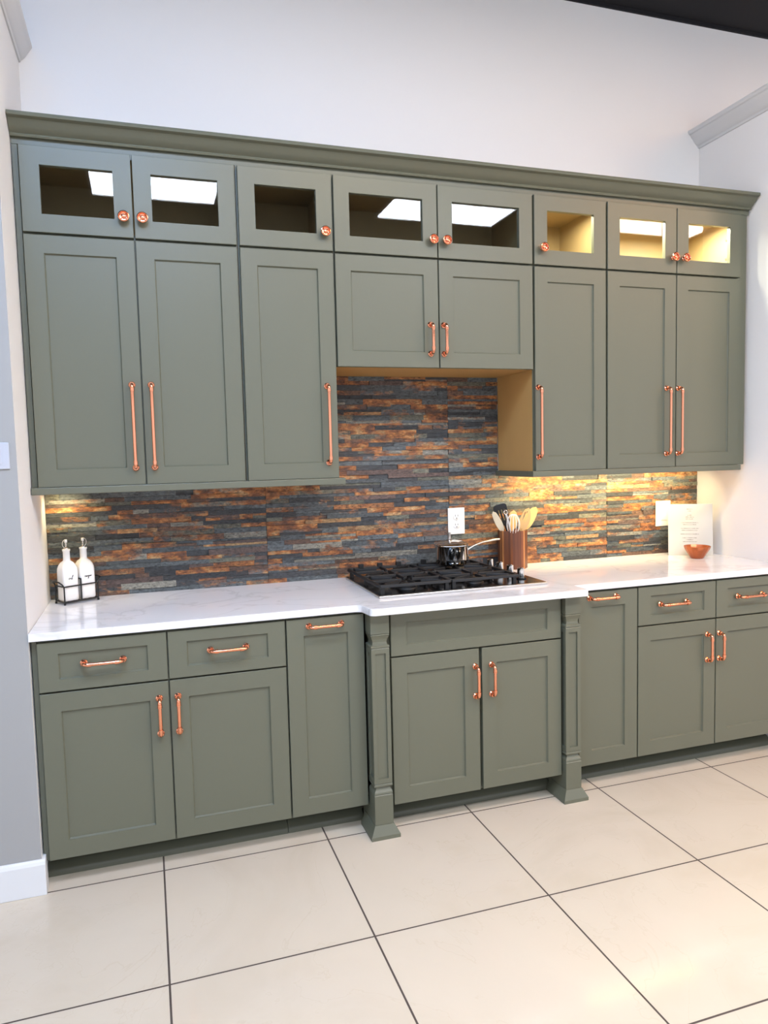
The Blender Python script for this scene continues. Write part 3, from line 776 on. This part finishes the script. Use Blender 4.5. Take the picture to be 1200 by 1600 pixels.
# ------------------------------------------------------------------ paper sign in the corner
A = Vector((2.998, -.095, .9054)); B = Vector((3.184, -.212, .9054)); hd = (B-A).normalized(); SW = (B-A).length
back = Vector((-hd.y, hd.x, 0)); 
if back.y < 0: back = -back
lean = math.radians(7); up = Vector((0,0,1))*math.cos(lean) + back*math.sin(lean); nr = hd.cross(up).normalized()
if nr.y > 0: nr = -nr
SH = .272
r = thing('paper_sign', (A+B)/2, 'white printed paper sign leaning in the right corner of the countertop behind the copper bowl', 'sign')
def sp(u, v, w): return tuple(A + hd*u + up*v + nr*w)
def slab(m, u0, u1, v0, v1, w0, w1):
    vs = [sp(u,v,w) for w in (w0,w1) for (u,v) in ((u0,v0),(u1,v0),(u1,v1),(u0,v1))]
    m.add(vs, [(0,3,2,1),(4,5,6,7),(0,1,5,4),(1,2,6,5),(2,3,7,6),(3,0,4,7)])
m = MB(); slab(m, 0, SW, 0, SH, -.0035, 0)
# folded foot of the holder
foot = [tuple(A+hd*u+back*t+Vector((0,0,z))) for u in (.02, SW-.02) for (t, z) in ((.001,.0),(.06,.0),(.06,.0025),(.001,.0025))]
m.add(foot, [(0,1,2,3),(7,6,5,4),(0,4,5,1),(1,5,6,2),(2,6,7,3),(3,7,4,0)])
m.build('panel', M['paper'], r)
m = MB(); rr = random.Random(5)
for v, wd in ((.243,.028),(.233,.02),(.211,.022),(.201,.042),(.191,.038),(.171,.084),(.161,.066),(.141,.088),(.131,.078),(.111,.09),(.091,.074),(.081,.034),(.071,.07),(.052,.05)):
    u = SW*.5-wd/2-.003; end = u+wd
    while u < end:
        w = rr.uniform(.0016,.0030); hh = rr.choice([.0021,.0021,.0033])
        slab(m, u, min(u+w, end), v, v+hh, .0001, .0004); u += w+.0008 + (.002 if rr.random() < .2 else 0)
m.build('printed_text', M['grey_ink'], r)

# copper-coloured bowl
BX, BYY = 3.054, -.243
r = MB()
bw = [(.001,.9052),(.029,.9052),(.032,.908),(.046,.930),(.061,.953),(.066,.967),(.0645,.9685),(.060,.957),(.045,.934),(.030,.914),(.001,.910)]
r.lathe(bw, (BX, BYY, 0), n=14, cap=False)
tag(r.build('bowl', mat('hammered_copper_wood', (176, 98, 58), .28, .55, noise=.35, nscale=22), origin=(BX, BYY, .905), smooth=12), 'small copper-brown faceted bowl in front of the paper sign', 'bowl')

# ------------------------------------------------------------------ lights
def ceiling_light(x, y, label, m_, w=.6, d=.3):
    r = thing('ceiling_light', (x, y, CZ), label, 'ceiling light', 'ceiling light panels')
    f = MB()
    for a in ((x-w-.02,x-w,y-d-.02,y+d+.02),(x+w,x+w+.02,y-d-.02,y+d+.02),(x-w,x+w,y-d-.02,y-d),(x-w,x+w,y+d,y+d+.02)): f.box(a[0],a[1],a[2],a[3],CZ-.02,CZ-.0005)
    f.build('frame', M['trim'], r)
    MB().box(x-w, x+w, y-d, y+d, CZ-.012, CZ-.001).build('diffuser', m_, r)
ceiling_light(.56, -3.80, 'white ceiling light panel mirrored in the left glass doors', M['diffuser_cool'], .49)
ceiling_light(3.12, -3.80, 'white ceiling light panel mirrored in the middle glass doors', M['diffuser_cool'], .59)
ceiling_light(5.36, -3.66, 'white ceiling light panel mirrored in the right glass doors', M['diffuser_warm'], .59)
ceiling_light(.1, -2.5, 'added cool fill light panel above the left side of the kitchen', M['fill_cool'], .59)  # three added fill panels out of view, shifting cool to warm along the cabinets
ceiling_light(1.7, -2.5, 'added warm-white fill light panel above the middle of the kitchen', M['fill_mid'], .59)
ceiling_light(4.2, -2.5, 'added warm fill light panel above the right side of the kitchen', M['fill_amber'], .59)

def area(name, loc, rot, sx, sy, power, col, spread=180, parent=None):
    l = bpy.data.lights.new(name, 'AREA'); l.shape = 'RECTANGLE'; l.size = sx; l.size_y = sy; l.energy = power; l.color = col; l.spread = math.radians(spread)
    o = bpy.data.objects.new(name, l); COL.objects.link(o); o.rotation_euler = rot
    if parent is not None: o.parent = parent; o.location = Vector(loc)-world_loc(parent)
    else: o.location = loc
    return o
WARM = (1.0, .83, .46)
def led_bar(label, x0, x1, y, power, grp='under-cabinet light bars', tilt=25, spread=115):
    z = ZB-.001
    r = thing('light_bar', ((x0+x1)/2, y, z), label, 'light bar', grp)
    MB().box(x0, x1, y-.012, y+.012, z-.012, z).build('housing', M['white_plastic'], r, bevel=.002)
    MB().box(x0+.005, x1-.005, y-.009, y+.009, z-.0135, z-.0121).build('diffuser', M['led'], r)
    area('lamp', ((x0+x1)/2, y, z-.016), (math.radians(tilt), 0, 0), x1-x0-.02, .016, power, WARM, spread, r)
led_bar('warm light bar under the right wall cabinets', 2.10, 3.13, -.20, 5.0, tilt=48, spread=138)
led_bar('short warm light bar under the left wall cabinets by the left wall', .01, .10, -.10, .25)
def puck(x, y, label, power):
    z = 2.584
    r = thing('puck_light', (x, y, z), label, 'cabinet light', 'small lights inside the glass cabinets')
    MB().lathe([(.03,z-.0105),(.032,z-.009),(.032,z-.0005)], (x, y, 0), n=24).build('housing', M['steel'], r, smooth=40)
    MB().lathe([(.024,z-.0125),(.026,z-.011)], (x, y, 0), n=24).build('lens', M['led'], r)
    area('lamp', (x, y, z-.016), (0, 0, 0), .05, .05, power, (1, .94, .72), 175, r)
puck(2.23, -.30, 'round light inside the lit single-pane top cabinet', 2.6)
puck(2.62, -.29, 'round light inside the right end top cabinet, behind its left pane', 5.0)
puck(3.0, -.29, 'round light inside the right end top cabinet, behind its right pane', 5.0)

w = bpy.data.worlds.new('World'); S.world = w; w.use_nodes = True
bg = w.node_tree.nodes['Background']; bg.inputs['Color'].default_value = (.80, .86, 1.0, 1); bg.inputs['Strength'].default_value = .85

# ------------------------------------------------------------------ camera
cam = bpy.data.cameras.new('Camera'); co = bpy.data.objects.new('Camera', cam); COL.objects.link(co)
Rv = Vector((0.95021862, -0.31065976, -0.02398103)); Uv = Vector((0.04687103, 0.06642659, 0.99668983)); Fv = Vector((0.30803844, 0.94819725, -0.07768073))
co.matrix_world = Matrix(((Rv.x, Uv.x, -Fv.x, .37337), (Rv.y, Uv.y, -Fv.y, -3.29835), (Rv.z, Uv.z, -Fv.z, 1.47279), (0, 0, 0, 1)))
cam.sensor_fit = 'VERTICAL'; cam.sensor_height = 36.0; cam.lens = 1143.1393/1600*36.0; cam.clip_start = .05
S.camera = co
S.view_settings.view_transform = 'Standard'; S.view_settings.look = 'None'; S.view_settings.gamma = 1.0
S.view_settings.use_curve_mapping = False; S.view_settings.exposure = 1.0
